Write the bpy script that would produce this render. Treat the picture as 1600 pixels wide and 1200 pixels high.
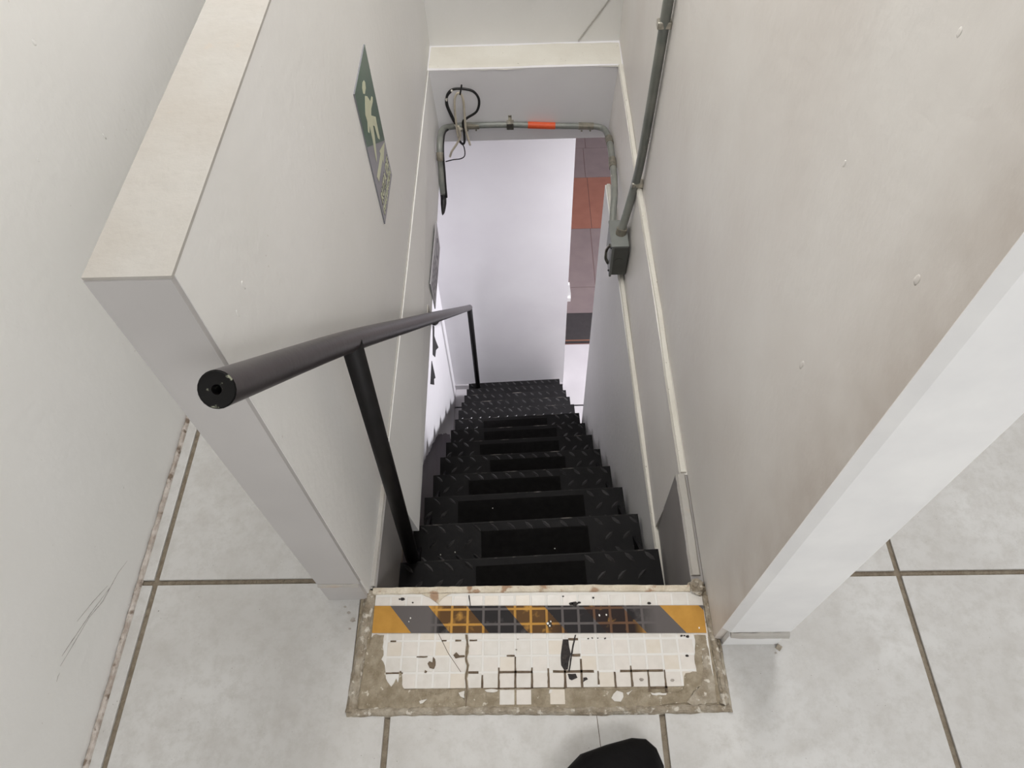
import bpy, bmesh, math, random
from mathutils import Vector, Matrix, noise as mnoise
random.seed(7)
C = bpy.context.scene.collection
for o in list(bpy.data.objects):
    bpy.data.objects.remove(o)

# ------------------------------------------------------------------ camera, light, exposure
sc = bpy.context.scene
sc.view_settings.view_transform = 'Standard'
sc.view_settings.look = 'None'
sc.view_settings.gamma = 1.0
sc.view_settings.use_curve_mapping = False
sc.view_settings.exposure = 0.0

PITCH, YAW, ROLL = math.radians(55.8091), math.radians(-2.3058), math.radians(-3.0020)
cy, sy, cp, sp = math.cos(YAW), math.sin(YAW), math.cos(PITCH), math.sin(PITCH)
r0 = Vector((cy, -sy, 0)); fw = Vector((sy*cp, cy*cp, -sp)); u0 = r0.cross(fw)
c_, s_ = math.cos(ROLL), math.sin(ROLL)
rr = r0*c_ + u0*s_; uu = u0*c_ - r0*s_
cam_d = bpy.data.cameras.new('camera'); cam = bpy.data.objects.new('camera', cam_d); C.objects.link(cam)
cam.matrix_world = Matrix(((rr.x, uu.x, -fw.x, 0), (rr.y, uu.y, -fw.y, 0), (rr.z, uu.z, -fw.z, 1.45), (0, 0, 0, 1)))
cam_d.sensor_width = 36.0; cam_d.lens = 1118.64/1600*36.0; cam_d.clip_start = 0.02
sc.camera = cam

w = bpy.data.worlds.new('world'); sc.world = w; w.use_nodes = True
w.node_tree.nodes['Background'].inputs[0].default_value = (1, 1, 1, 1)
w.node_tree.nodes['Background'].inputs[1].default_value = 0.05

def area(name, loc, size, power, col, size_y=None):
    d = bpy.data.lights.new(name, 'AREA'); d.energy = power; d.color = col; d.size = size
    if size_y: d.shape = 'RECTANGLE'; d.size_y = size_y
    o = bpy.data.objects.new(name, d); o.location = loc; C.objects.link(o); return o
area('ceiling_lamp_stairwell', (-0.05, 1.72, 2.58), 0.6, 28, (1.0, 0.985, 0.96), 0.7)
area('ceiling_lamp_room', (0.95, 1.9, 2.58), 0.5, 27, (0.985, 0.99, 1.0), 0.5)
area('ceiling_lamp_back', (0.9, -1.4, 2.58), 1.2, 40, (0.985, 0.99, 1.0), 0.6)
area('ceiling_lamp_lower_landing', (1.6, 2.45, -0.33), 0.4, 128, (0.96, 0.945, 1.0), 0.4)
area('ceiling_lamp_lower_hall', (1.4, 4.4, -0.33), 0.8, 22, (0.96, 0.945, 1.0), 0.8)

# ------------------------------------------------------------------ materials
def lin(r, g, b):
    f = lambda c: c/12.92 if c <= .04045 else ((c+.055)/1.055)**2.4
    return (f(r/255), f(g/255), f(b/255), 1)
def mat(name, col, rough=.6, metal=0, var=None, vscale=8, var2=None, v2scale=60, bump=0, bscale=120, thr=(.35, .65), thr2=(.55, .7), spec=.5, coat=0):
    m = bpy.data.materials.new(name); m.use_nodes = True
    nt = m.node_tree; b = nt.nodes['Principled BSDF']
    b.inputs['Roughness'].default_value = rough; b.inputs['Metallic'].default_value = metal
    b.inputs['Specular IOR Level'].default_value = spec
    b.inputs['Coat Weight'].default_value = coat
    g = nt.nodes.new('ShaderNodeNewGeometry')
    out = None
    def layer(prev, c2, scale, t, det=6):
        n = nt.nodes.new('ShaderNodeTexNoise'); n.inputs['Scale'].default_value = scale; n.inputs['Detail'].default_value = det
        nt.links.new(g.outputs['Position'], n.inputs['Vector'])
        mr = nt.nodes.new('ShaderNodeMapRange'); mr.inputs[1].default_value = t[0]; mr.inputs[2].default_value = t[1]
        nt.links.new(n.outputs[0], mr.inputs[0])
        mx = nt.nodes.new('ShaderNodeMix'); mx.data_type = 'RGBA'
        nt.links.new(mr.outputs[0], mx.inputs[0])
        if prev is None: mx.inputs[6].default_value = col
        else: nt.links.new(prev, mx.inputs[6])
        mx.inputs[7].default_value = c2
        return mx.outputs[2]
    if var: out = layer(None, var, vscale, thr)
    if var2: out = layer(out, var2, v2scale, thr2)
    if out is None: b.inputs['Base Color'].default_value = col
    else: nt.links.new(out, b.inputs['Base Color'])
    if bump:
        n = nt.nodes.new('ShaderNodeTexNoise'); n.inputs['Scale'].default_value = bscale; n.inputs['Detail'].default_value = 5
        nt.links.new(g.outputs['Position'], n.inputs['Vector'])
        bp = nt.nodes.new('ShaderNodeBump'); bp.inputs['Strength'].default_value = bump; bp.inputs['Distance'].default_value = .01
        nt.links.new(n.outputs[0], bp.inputs['Height']); nt.links.new(bp.outputs[0], b.inputs['Normal'])
    return m
def speckle(m, scale, thr, col, detail, rough):
    nt = m.node_tree; N = nt.nodes; L = nt.links; b = N['Principled BSDF']
    prev = b.inputs['Base Color'].links[0].from_socket
    g = N.new('ShaderNodeNewGeometry'); n = N.new('ShaderNodeTexNoise'); n.inputs['Scale'].default_value = scale; n.inputs['Detail'].default_value = detail; n.inputs['Roughness'].default_value = rough
    L.new(g.outputs['Position'], n.inputs['Vector'])
    r = N.new('ShaderNodeMapRange'); r.inputs[1].default_value = thr[0]; r.inputs[2].default_value = thr[1]; L.new(n.outputs[0], r.inputs[0])
    x = N.new('ShaderNodeMix'); x.data_type = 'RGBA'; L.new(r.outputs[0], x.inputs[0]); L.new(prev, x.inputs[6]); x.inputs[7].default_value = col
    L.new(x.outputs[2], b.inputs['Base Color'])
M = {}
M['wall'] = mat('white_wall_paint', lin(232, 231, 229), .5, var=lin(227, 226, 223), vscale=2.2, bump=.12, bscale=45)
M['wall_r'] = mat('warm_white_wall_paint', lin(232, 229, 225), .5, var=lin(223, 218, 213), vscale=2.6, bump=.16, bscale=30)
M['cap'] = mat('chalky_white_paint', lin(176, 173, 168), .65, var=lin(170, 165, 158), vscale=9, var2=lin(180, 165, 150), v2scale=30, thr2=(.66, .8), bump=.2, bscale=60)
M['gray_panel'] = mat('light_grey_panel', lin(187, 184, 183), .5, var=lin(181, 178, 177), vscale=5)
M['white_panel'] = mat('white_panel', lin(236, 236, 236), .45, var=lin(226, 226, 227), vscale=9)
M['cheek'] = mat('grey_primer_paint', lin(150, 146, 144), .6, var=lin(140, 136, 134), vscale=7)
M['ledge'] = mat('cream_ledge_paint', lin(222, 219, 210), .65, var=lin(214, 210, 200), vscale=8, var2=lin(120, 105, 85), v2scale=110, thr2=(.70, .76), bump=.2)
M['lower_wall'] = mat('cool_white_paint', lin(234, 233, 235), .5, var=lin(228, 226, 229), vscale=3)
M['tile'] = mat('grey_cement_look_tile', lin(199, 198, 196), .4, var=lin(186, 184, 181), vscale=4, var2=lin(180, 177, 173), v2scale=18, thr2=(.5, .85), bump=.03, bscale=30)
speckle(M['tile'], 34, (.45, .8), lin(172, 169, 164), 10, .75)
speckle(M['tile'], 210, (.74, .78), lin(110, 104, 98), 2, .5)
speckle(M['wall'], 70, (.76, .8), lin(205, 201, 195), 2, .5)
M['bead'] = mat('painted_rough_bead', lin(196, 188, 181), .85, var=lin(160, 148, 138), vscale=50, var2=lin(120, 105, 92), v2scale=40, thr2=(.58, .66), bump=.5, bscale=150)
M['grout'] = mat('brown_grout', lin(138, 128, 112), .9, var=lin(120, 108, 92), vscale=70, bump=.5, bscale=200)
M['cement'] = mat('rough_cement', lin(172, 163, 148), .92, var=lin(138, 126, 108), vscale=45, var2=lin(205, 198, 186), v2scale=70, thr2=(.58, .66), bump=.7, bscale=160)
M['cement_dark'] = mat('brown_cement_smear', lin(156, 145, 126), .92, var=lin(132, 120, 100), vscale=60, var2=lin(196, 188, 174), v2scale=90, thr2=(.64, .7), bump=.5, bscale=200)
M['cement_lip'] = mat('cream_cement_lip', lin(212, 203, 186), .85, var=lin(190, 178, 158), vscale=35, var2=lin(160, 132, 108), v2scale=28, thr2=(.58, .64), bump=.5, bscale=150)
M['mosaic'] = mat('white_mosaic_glaze', lin(206, 202, 196), .3, var=lin(200, 195, 188), vscale=60)
M['mosaic_b'] = mat('beige_mosaic_glaze', lin(203, 194, 181), .3, var=lin(207, 199, 188), vscale=60)
M['mosaic_c'] = mat('off_white_mosaic_glaze', lin(209, 203, 196), .3, var=lin(203, 197, 190), vscale=60)
M['wgrout'] = mat('white_grout', lin(212, 210, 206), .6, var=lin(212, 209, 204), vscale=80)
M['jdark'] = mat('bare_brown_joint', lin(112, 98, 82), .95, var=lin(88, 74, 60), vscale=80, bump=.4, bscale=200)
M['tar'] = mat('black_adhesive', lin(28, 24, 24), .7, var=lin(48, 40, 36), vscale=120, bump=.5, bscale=200)
M['black'] = mat('black_enamel', lin(20, 19, 20), .6, var=lin(26, 25, 26), vscale=14, bump=.1, bscale=90, spec=.12)
M['lug'] = mat('worn_black_enamel', lin(58, 57, 58), .35, var=lin(24, 23, 24), vscale=12, spec=.5)
M['rail'] = mat('black_pipe_paint', lin(48, 43, 45), .38, var=lin(58, 53, 55), vscale=9, bump=.04, bscale=60, spec=.6)
M['post'] = mat('black_post_paint', lin(18, 17, 17), .5, var=lin(24, 22, 23), vscale=20, spec=.2)
M['railend'] = mat('chipped_black_paint', lin(22, 21, 21), .5, var=lin(16, 15, 15), vscale=40, var2=lin(140, 142, 125), v2scale=70, thr2=(.60, .63), spec=.15)
M['strip'] = mat('black_antislip_grit', lin(21, 20, 20), .95, var=lin(16, 15, 15), vscale=60, bump=.3, bscale=900, spec=.1)
M['edge'] = mat('worn_nosing_edge', lin(24, 23, 23), .6, var=lin(120, 115, 110), vscale=16, thr=(.56, .72), spec=.2)
M['pipe'] = mat('grey_green_conduit', lin(122, 126, 122), .4, metal=.1, var=lin(140, 141, 134), vscale=18, var2=lin(215, 210, 200), v2scale=55, thr2=(.70, .74))
M['fitting'] = mat('galvanised_fitting', lin(120, 116, 106), .45, metal=.4, var=lin(150, 144, 130), vscale=60)
M['orange'] = mat('orange_tape', lin(228, 92, 44), .5, var=lin(214, 84, 42), vscale=30)
M['box'] = mat('grey_enamel_box', lin(128, 131, 128), .45, var=lin(118, 121, 118), vscale=20)
M['boxshade'] = mat('shaded_grey_enamel', lin(96, 97, 93), .5, var=lin(88, 89, 85), vscale=20)  # box enamel darkened, shade on the case put into the colour
M['steel'] = mat('bright_steel', lin(200, 196, 186), .3, metal=.9, var=lin(160, 156, 146), vscale=60)
M['cable_b'] = mat('black_cable', lin(22, 21, 22), .5, var=lin(30, 29, 30), vscale=30)
M['cable_w'] = mat('ivory_cable', lin(205, 196, 178), .5, var=lin(190, 180, 162), vscale=40)
M['cable_bw'] = mat('paint_spattered_black_cable', lin(24, 23, 24), .5, var=lin(225, 220, 210), vscale=38, thr=(.54, .58))
M['sign_green'] = mat('dark_green_print', lin(72, 100, 84), .35, var=lin(68, 94, 80), vscale=10)
M['sign_gray'] = mat('grey_print', lin(134, 134, 140), .35, var=lin(128, 128, 134), vscale=10)
M['lume'] = mat('pale_luminescent_print', lin(206, 208, 180), .5, var=lin(200, 202, 175), vscale=15)
M['ink'] = mat('dark_ink', lin(70, 66, 60), .5)
M['sign2'] = mat('grey_plastic_sign', lin(176, 174, 178), .4, var=lin(168, 166, 170), vscale=15)
M['sign2ink'] = mat('grey_ink', lin(122, 119, 126), .5)
M['stairshade'] = mat('dark_grey_stair_shade', lin(128, 122, 130), .6, var=lin(118, 112, 120), vscale=6)  # colour for the shade painted on the wall below the stairs
M['ltile'] = mat('glossy_white_floor_tile', lin(180, 177, 179), .35, var=lin(175, 171, 174), vscale=6)
M['pink'] = mat('pinkish_paver', lin(116, 103, 102), .5, var=lin(110, 97, 97), vscale=9, bump=.05)
M['red'] = mat('red_brown_paver', lin(132, 86, 71), .55, var=lin(126, 80, 66), vscale=9, bump=.05)
M['pgrout'] = mat('dark_paver_joint', lin(110, 84, 80), .9)
M['rubber'] = mat('black_rubber_mat', lin(38, 34, 35), .8, var=lin(44, 40, 41), vscale=30)
M['brass'] = mat('brown_metal_strip', lin(120, 84, 68), .5, metal=.4)
M['boot'] = mat('black_leather', lin(17, 16, 17), .7, var=lin(14, 13, 14), vscale=20, bump=.15, bscale=80, spec=.1)
M['sole'] = mat('black_rubber_sole', lin(18, 17, 17), .85)
M['scuff'] = mat('grey_scuff', lin(165, 161, 155), .8, var=lin(110, 105, 100), vscale=90, thr=(.5, .7))
M['fleck'] = mat('white_paint_fleck', lin(225, 222, 216), .7)
M['dust'] = mat('dark_smudge', lin(176, 170, 162), .9, var=lin(140, 132, 124), vscale=60)

def edge_dirt(m, y0, y1, col):
    nt = m.node_tree; N = nt.nodes; L = nt.links; b = N['Principled BSDF']
    prev = b.inputs['Base Color'].links[0].from_socket
    g = N.new('ShaderNodeNewGeometry'); sx = N.new('ShaderNodeSeparateXYZ'); L.new(g.outputs['Position'], sx.inputs[0])
    r = N.new('ShaderNodeMapRange'); r.inputs[1].default_value = y1; r.inputs[2].default_value = y0; r.inputs[4].default_value = .6; L.new(sx.outputs[1], r.inputs[0])
    n = N.new('ShaderNodeTexNoise'); n.inputs['Scale'].default_value = 14; n.inputs['Detail'].default_value = 6; L.new(g.outputs['Position'], n.inputs['Vector'])
    q = N.new('ShaderNodeMath'); q.operation = 'MULTIPLY'; L.new(r.outputs[0], q.inputs[0]); L.new(n.outputs[0], q.inputs[1])
    x = N.new('ShaderNodeMix'); x.data_type = 'RGBA'; L.new(q.outputs[0], x.inputs[0]); L.new(prev, x.inputs[6]); x.inputs[7].default_value = col
    L.new(x.outputs[2], b.inputs['Base Color'])
edge_dirt(M['wall_r'], .372, .50, lin(150, 128, 108))
# hazard tape: diagonal stripes, worn over the mosaic faces
def hazard_mat():
    m = bpy.data.materials.new('hazard_tape_print'); m.use_nodes = True
    nt = m.node_tree; N = nt.nodes; L = nt.links; b = N['Principled BSDF']; b.inputs['Roughness'].default_value = .5; b.inputs['Specular IOR Level'].default_value = .12
    g = N.new('ShaderNodeNewGeometry'); sx = N.new('ShaderNodeSeparateXYZ'); L.new(g.outputs['Position'], sx.inputs[0])
    def mth(op, a, b2=None, c=None):
        n = N.new('ShaderNodeMath'); n.operation = op
        for i, v in enumerate((a, b2, c)):
            if v is None: continue
            if isinstance(v, (int, float)): n.inputs[i].default_value = v
            else: L.new(v, n.inputs[i])
        return n.outputs[0]
    X, Y = sx.outputs[0], sx.outputs[1]
    s = mth('ADD', X, mth('MULTIPLY', mth('SUBTRACT', Y, .4415), .86))
    # black runs: period .1535 starting at x=-.285 (top edge), width .0765
    ph = mth('MODULO', mth('ADD', mth('SUBTRACT', s, -.2865), 1.535), .1535)
    blk = mth('LESS_THAN', ph, .0765)
    # grid of mosaic joints under the tape
    gx = mth('ABSOLUTE', mth('SUBTRACT', mth('FRACT', mth('DIVIDE', mth('ADD', X, .288+.0158+.316), .0316)), .5))
    gy = mth('ABSOLUTE', mth('SUBTRACT', mth('FRACT', mth('DIVIDE', mth('SUBTRACT', Y, .2537-.015), .03)), .5))
    joint = mth('LESS_THAN', mth('MINIMUM', gx, gy), .075)
    n1 = N.new('ShaderNodeTexNoise'); n1.inputs['Scale'].default_value = 45; n1.inputs['Detail'].default_value = 5; L.new(g.outputs['Position'], n1.inputs['Vector'])
    # worn patch runs from the second yellow stripe to before the last one
    def ramp(v, a, b3):
        r = N.new('ShaderNodeMapRange'); r.inputs[1].default_value = a; r.inputs[2].default_value = b3; L.new(v, r.inputs[0]); return r.outputs[0]
    worn = mth('MULTIPLY', ramp(X, -.205, -.185), ramp(X, .245, .20))
    deep = ramp(X, .02, .08)
    face = mth('MULTIPLY', worn, mth('SUBTRACT', 1.0, mth('MULTIPLY', joint, .95)))
    face = mth('MULTIPLY', face, ramp(n1.outputs[0], .2, .42))
    def mix(f, a, b4):
        x = N.new('ShaderNodeMix'); x.data_type = 'RGBA'; L.new(f, x.inputs[0])
        for i, v in ((6, a), (7, b4)):
            if isinstance(v, tuple): x.inputs[i].default_value = v
            else: L.new(v, x.inputs[i])
        return x.outputs[2]
    yel = mix(ramp(n1.outputs[0], .3, .7), lin(184, 138, 66), lin(170, 126, 58))
    worn_y = mix(deep, lin(88, 62, 34), lin(40, 30, 28))
    yel = mix(face, yel, worn_y)
    jy = mth('MULTIPLY', mth('MULTIPLY', worn, joint), deep)
    yel = mix(jy, yel, lin(96, 70, 52))
    gry = mix(face, lin(92, 87, 86), lin(36, 33, 34))
    col = mix(blk, yel, gry)
    L.new(col, b.inputs['Base Color'])
    return m
M['hazard'] = hazard_mat()

# ------------------------------------------------------------------ helpers
def tag(o, label=None, cat=None, group=None, kind=None):
    if label: o['label'] = label
    if cat: o['category'] = cat
    if group: o['group'] = group
    if kind: o['kind'] = kind
    return o
def thing(name, label, cat, loc=(0, 0, 0), group=None):
    o = bpy.data.objects.new(name, None); o.empty_display_size = .05; C.objects.link(o); o.location = loc
    return tag(o, label, cat, group)
def wloc(o):
    v = Vector(o.location)
    while o.parent: o = o.parent; v += Vector(o.location)
    return v
def link(name, bm, m, parent=None, smooth=False, bevel=0, origin=None):
    """bm is in world coordinates; becomes one mesh object."""
    bmesh.ops.recalc_face_normals(bm, faces=bm.faces)
    if smooth:
        for f in bm.faces: f.smooth = True
    me = bpy.data.meshes.new(name)
    cs = [v.co for v in bm.verts]
    if origin is None:
        origin = Vector(((min(c.x for c in cs)+max(c.x for c in cs))/2, (min(c.y for c in cs)+max(c.y for c in cs))/2, min(c.z for c in cs)))
    origin = Vector(origin)
    bmesh.ops.translate(bm, verts=bm.verts, vec=-origin)
    bm.to_mesh(me); bm.free()
    o = bpy.data.objects.new(name, me); C.objects.link(o); me.materials.append(M[m] if isinstance(m, str) else m)
    if parent: o.parent = parent; o.location = origin - wloc(parent)
    else: o.location = origin
    if bevel:
        md = o.modifiers.new('bevel', 'BEVEL'); md.width = bevel; md.segments = 2; md.limit_method = 'ANGLE'
    return o
def box(bm, x0, x1, y0, y1, z0, z1):
    vs = [bm.verts.new((x, y, z)) for x in (x0, x1) for y in (y0, y1) for z in (z0, z1)]
    for f in ((0, 1, 3, 2), (4, 6, 7, 5), (0, 4, 5, 1), (2, 3, 7, 6), (0, 2, 6, 4), (1, 5, 7, 3)):
        bm.faces.new([vs[i] for i in f])
    return vs
def hexa(bm, b4, t4):
    b = [bm.verts.new(p) for p in b4]; t = [bm.verts.new(p) for p in t4]
    bm.faces.new(b[::-1]); bm.faces.new(t)
    for i in range(4): bm.faces.new((b[i], b[(i+1) % 4], t[(i+1) % 4], t[i]))
def prism(bm, pts, z0, z1, axis='z'):
    """polygon extruded along an axis; pts are the other two coords in order"""
    def P(a, b, c):
        return {'z': (a, b, c), 'x': (c, a, b), 'y': (a, c, b)}[axis]
    lo = [bm.verts.new(P(a, b, z0)) for a, b in pts]; hi = [bm.verts.new(P(a, b, z1)) for a, b in pts]
    n = len(pts)
    fs = [bm.faces.new(lo[::-1]), bm.faces.new(hi)]
    for f in fs: f.normal_update()
    for i in range(n): bm.faces.new((lo[i], lo[(i+1) % n], hi[(i+1) % n], hi[i]))
    if n > 4: bmesh.ops.triangulate(bm, faces=fs)
def tube(bm, pts, r, n=12, cap=True, radii=None):
    pts = [Vector(p) for p in pts]; rings = []; up = None
    for i, p in enumerate(pts):
        t = (pts[min(i+1, len(pts)-1)]-pts[max(i-1, 0)]).normalized()
        if up is None:
            up = Vector((0, 0, 1)) if abs(t.z) < .9 else Vector((0, 1, 0))
        a = (up - t*up.dot(t)).normalized(); b = t.cross(a); up = a
        rad = radii[i] if radii else r
        rings.append([bm.verts.new(p + (a*math.cos(2*math.pi*k/n)+b*math.sin(2*math.pi*k/n))*rad) for k in range(n)])
    for A, B in zip(rings, rings[1:]):
        for k in range(n): bm.faces.new((A[k], A[(k+1) % n], B[(k+1) % n], B[k]))
    if cap: bm.faces.new(rings[0][::-1]); bm.faces.new(rings[-1])
def catmull(pts, k=8):
    P = [Vector(p) for p in pts]; P = [P[0]*2-P[1]]+P+[P[-1]*2-P[-2]]; out = []
    for i in range(1, len(P)-2):
        for j in range(k):
            t = j/k; a, b, c, d = P[i-1:i+3]
            out.append(.5*((2*b)+(c-a)*t+(2*a-5*b+4*c-d)*t*t+(3*b-a-3*c+d)*t**3))
    out.append(P[-2]); return out
def bead(bm, path, width, h, seed=0, z0=0, n=7, step=.008, rough=.35, flat=False):
    """rough cement bead swept along a floor path"""
    pts = [Vector(p) for p in path]; dense = []
    for a, b in zip(pts, pts[1:]):
        k = max(2, int((b-a).length/step))
        dense += [a.lerp(b, i/k) for i in range(k)]
    dense.append(pts[-1]); rows = []
    for i, p in enumerate(dense):
        t = (dense[min(i+1, len(dense)-1)]-dense[max(i-1, 0)]).normalized(); s = Vector((-t.y, t.x, 0))
        row = []
        for j in range(n):
            u = j/(n-1)*2-1
            q = p + s*(u*width/2)
            nz = mnoise.noise(Vector((q.x*60, q.y*60, seed)))*.6+mnoise.noise(Vector((q.x*160, q.y*160, seed+5)))*.4
            ed = (1+rough*.5*mnoise.noise(Vector((p.x*50, p.y*50, seed+9+3*(u > 0)))))
            q = p + s*(u*width/2*ed)
            prof = (1-u*u) if not flat else (1 if abs(u) < .8 else .25)
            row.append(bm.verts.new((q.x, q.y, z0 + max(.0006, h*prof*(1+rough*1.6*nz)) if 0 < j < n-1 else z0-.002)))
        rows.append(row)
    for A, B in zip(rows, rows[1:]):
        for j in range(n-1): bm.faces.new((A[j], A[j+1], B[j+1], B[j]))
    bm.faces.new([v for v in rows[0]]); bm.faces.new([v for v in rows[-1]][::-1])

def blob_poly(pts, k=3, amp=.0012, seed=0):
    """ragged outline"""
    out = []
    n = len(pts)
    for i in range(n):
        a, b = Vector((*pts[i], 0)), Vector((*pts[(i+1) % n], 0))
        kk = max(1, min(6, int((b-a).length/.006)))
        for j in range(kk):
            q = a.lerp(b, j/kk); q += Vector((mnoise.noise(Vector((q.x*200, q.y*200, seed))), mnoise.noise(Vector((q.x*200, q.y*200, seed+7))), 0))*amp
            out.append((q.x, q.y))
    return out

# ------------------------------------------------------------------ constants of the place
XL, XR = -.333, .352             # inner faces of the stairwell walls above the floor
SY0, SY1 = .478, 2.32            # stair opening in the slab
SD = -.297                       # underside of the slab
ZL = -2.884                      # lower floor
TOP = 2.6
bmn = bmesh.new

# ------------------------------------------------------------------ upper floor slab
bm = bmn()
hx0, hx1 = -.328, .336
Z = -.006
box(bm, -.95, hx0, SY0, SY1, SD+.001, Z)
box(bm, hx1, 3.1, SY0, SY1, SD, Z)
box(bm, -.95, 3.1, -2.1, SY0, SD, Z)
box(bm, -.95, 3.1, SY1, 6.6, SD, -.001)
floor = tag(link('floor', bm, 'grout', origin=(0, 0, 0)), kind='structure')

W_, X0, YJ = .51168, -.78675, .49914       # floor tile grid
J = .0055
def tile(poly):
    b = bmn(); prism(b, poly, -.006, 0.0)
    return link('floor_tile', b, 'tile', floor, bevel=.0012)
def gx(k): return X0+W_*k
def gy(k): return YJ+W_*k
TX0, TX1, TY0 = -.352, .366, .2425          # threshold cut-out
for r in range(-4, 2):
    for k in range(0, 8):
        a, b, c, d = gx(k)+J, min(gx(k+1)-J, 3.0), gy(r)+J, gy(r+1)-J
        if a > 2.95: continue
        if r == 0:
            if k == 0: tile([(a, c), (-.42, c), (-.42, d), (a, d)])
            elif k >= 2: tile([(max(a, .478), c), (b, c), (b, d), (max(a, .478), d)])
        elif r == 1:
            if k == 0: tile([(a, c), (-.42, c), (-.42, d), (a, d)])
            elif k >= 2: tile([(max(a, .478), c), (b, c), (b, d), (max(a, .478), d)])
        elif r == -1:
            if k == 0: tile([(a, c), (b, c), (b, TY0), (TX0, TY0), (TX0, d), (a, d)])
            elif k == 1: tile([(a, c), (b, c), (b, TY0), (a, TY0)])
            elif k == 2: tile([(a, c), (b, c), (b, d), (TX1, d), (TX1, TY0), (a, TY0)])
            else: tile([(a, c), (b, c), (b, d), (a, d)])
        else:
            tile([(a, c), (b, c), (b, d), (a, d)])
# narrow cut tiles beside the left wall
for r in range(-4, 3):
    c, d = gy(r)+J, gy(r+1)-J
    tile([(-.815, c), (-.7925, c), (-.7925, d), (-.815, d)])
# hairline crack in the tile in front of the threshold
b = bmn(); tube(b, [(.115, .243, .0002), (.118, .20, .0002), (.121, .15, .0002), (.124, .05, .0002)], .0006, 4)
link('hairline_crack', b, 'jdark', floor)
# dirt rubbed into the tile beside the parapet foot
for x, y, r in ((-.372, .432, .006), (-.362, .418, .009), (-.381, .444, .004), (-.366, .400, .004), (.468, .345, .004)):
    b = bmn(); prism(b, [(x+r*math.cos(a)*(.7+.5*mnoise.noise(Vector((a*2, x*90, y*90)))), y+r*.7*math.sin(a)*(.7+.5*mnoise.noise(Vector((a*2, y*70, 3))))) for a in [k*math.pi/8 for k in range(16)]], -.0005, .0003)
    link('dirt_smudge', b, 'dust', floor)

# slab edge faces (painted) around the opening
bm = bmn()
hexa(bm, [(-.345, .73, SD), (-.291, .73, SD), (-.3145, SY1, SD), (-.345, SY1, SD)],
     [(-.345, .73, -.001), (-.3275, .73, -.001), (-.3275, SY1, -.001), (-.345, SY1, -.001)])
tag(link('trim_1', bm, 'wall', origin=(0, 0, SD)), kind='structure')          # left slab edge
bm = bmn()
hexa(bm, [(.320, .73, SD), (.352, .73, SD), (.352, SY1, SD), (.320, SY1, SD)],
     [(.3355, .73, 0), (.352, .73, 0), (.352, SY1, 0), (.3355, SY1, 0)])
tag(link('trim_2', bm, 'wall_r', origin=(0, 0, SD)), kind='structure')
# the lit cream ledges along the opening, slightly irregular plaster strips
def ledge(pts, w, name, parent=None, z=0, seed=0, m='ledge', h=.006):
    b = bmn(); bead(b, [(x, y, 0) for x, y in pts], w, h, seed, z, n=6, step=.02, rough=.05, flat=True)
    return tag(link(name, b, m), kind='structure')
ledge([(.3435, .735), (.343, 1.0), (.346, 1.2), (.342, 1.6), (.345, 2.0), (.343, 2.318)], .018, 'trim_3', z=-.001, seed=2)
ledge([(-.331, .48), (-.332, .9), (-.3325, 1.4), (-.334, 2.0), (-.333, 2.318)], .006, 'trim_4', z=-.002, seed=4, m='cap', h=.0035)
# grey boards lining the first stretch of the opening
bm = bmn(); prism(bm, [(SY0+.004, -.001), (.729, -.001), (.729, -.243), (SY0+.004, -.243)], -.336, -.3205, 'x')
tag(link('trim_5', bm, 'cheek'), kind='structure')
bm = bmn(); prism(bm, [(SY0+.004, -.001), (.732, -.001), (.732, -.287), (SY0+.004, -.287)], .326, .3515, 'x')
o = tag(link('trim_6', bm, 'cheek'), kind='structure')
b = bmn(); bead(b, [(.337, .50, 0), (.338, .6, 0), (.337, .7305, 0)], .023, .005, 11, -.001, n=6, step=.01, rough=.2, flat=True)
link('board_cap', b, 'cap', o)
b = bmn(); bead(b, [(-.330, .485, 0), (-.329, .6, 0), (-.330, .728, 0)], .014, .005, 12, -.001, n=6, step=.01, rough=.2, flat=True)
tag(link('trim_7', b, 'cap'), kind='structure')

# far beam: front face, and its bright top ledge
bm = bmn()
box(bm, hx0-.02, hx1+.02, SY1-.002, 2.47, SD, .0)
tag(link('trim_8', bm, 'lower_wall'), kind='structure')
b = bmn(); bead(b, [(-.328, 2.397, 0), (-.1, 2.393, 0), (.1, 2.397, 0), (.348, 2.392, 0)], .154, .004, 21, -.001, n=8, step=.03, rough=.1, flat=True)
tag(link('trim_9', b, 'ledge'), kind='structure')

# ------------------------------------------------------------------ upper walls
def wall(name, x0, x1, y0, y1, z0, z1, m='wall'):
    b = bmn(); box(b, x0, x1, y0, y1, z0, z1)
    return tag(link(name, b, m), kind='structure')
wl = wall('wall_left', -.95, -.826, -2.1, 2.6, 0, TOP)
wall('wall_back', -.95, 3.1, -2.22, -2.1, 0, TOP)
wall('wall_outer_right', 3.0, 3.12, -2.1, 2.6, 0, TOP)
wf = wall('wall_far', -.826, 3.0, 2.47, 2.6, 0, TOP)
b = bmn(); box(b, -.95, 3.1, -2.2, 2.6, TOP, TOP+.1); tag(link('ceiling', b, 'wall'), kind='structure')
b = bmn(); tube(b, [(.204, 2.4695, .004), (.235, 2.4695, .05), (.27, 2.4695, .10), (.305, 2.4695, .153), (.35, 2.4695, .22)], .0028, 6)
link('plaster_ridge', b, 'cap', wf)
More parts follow.
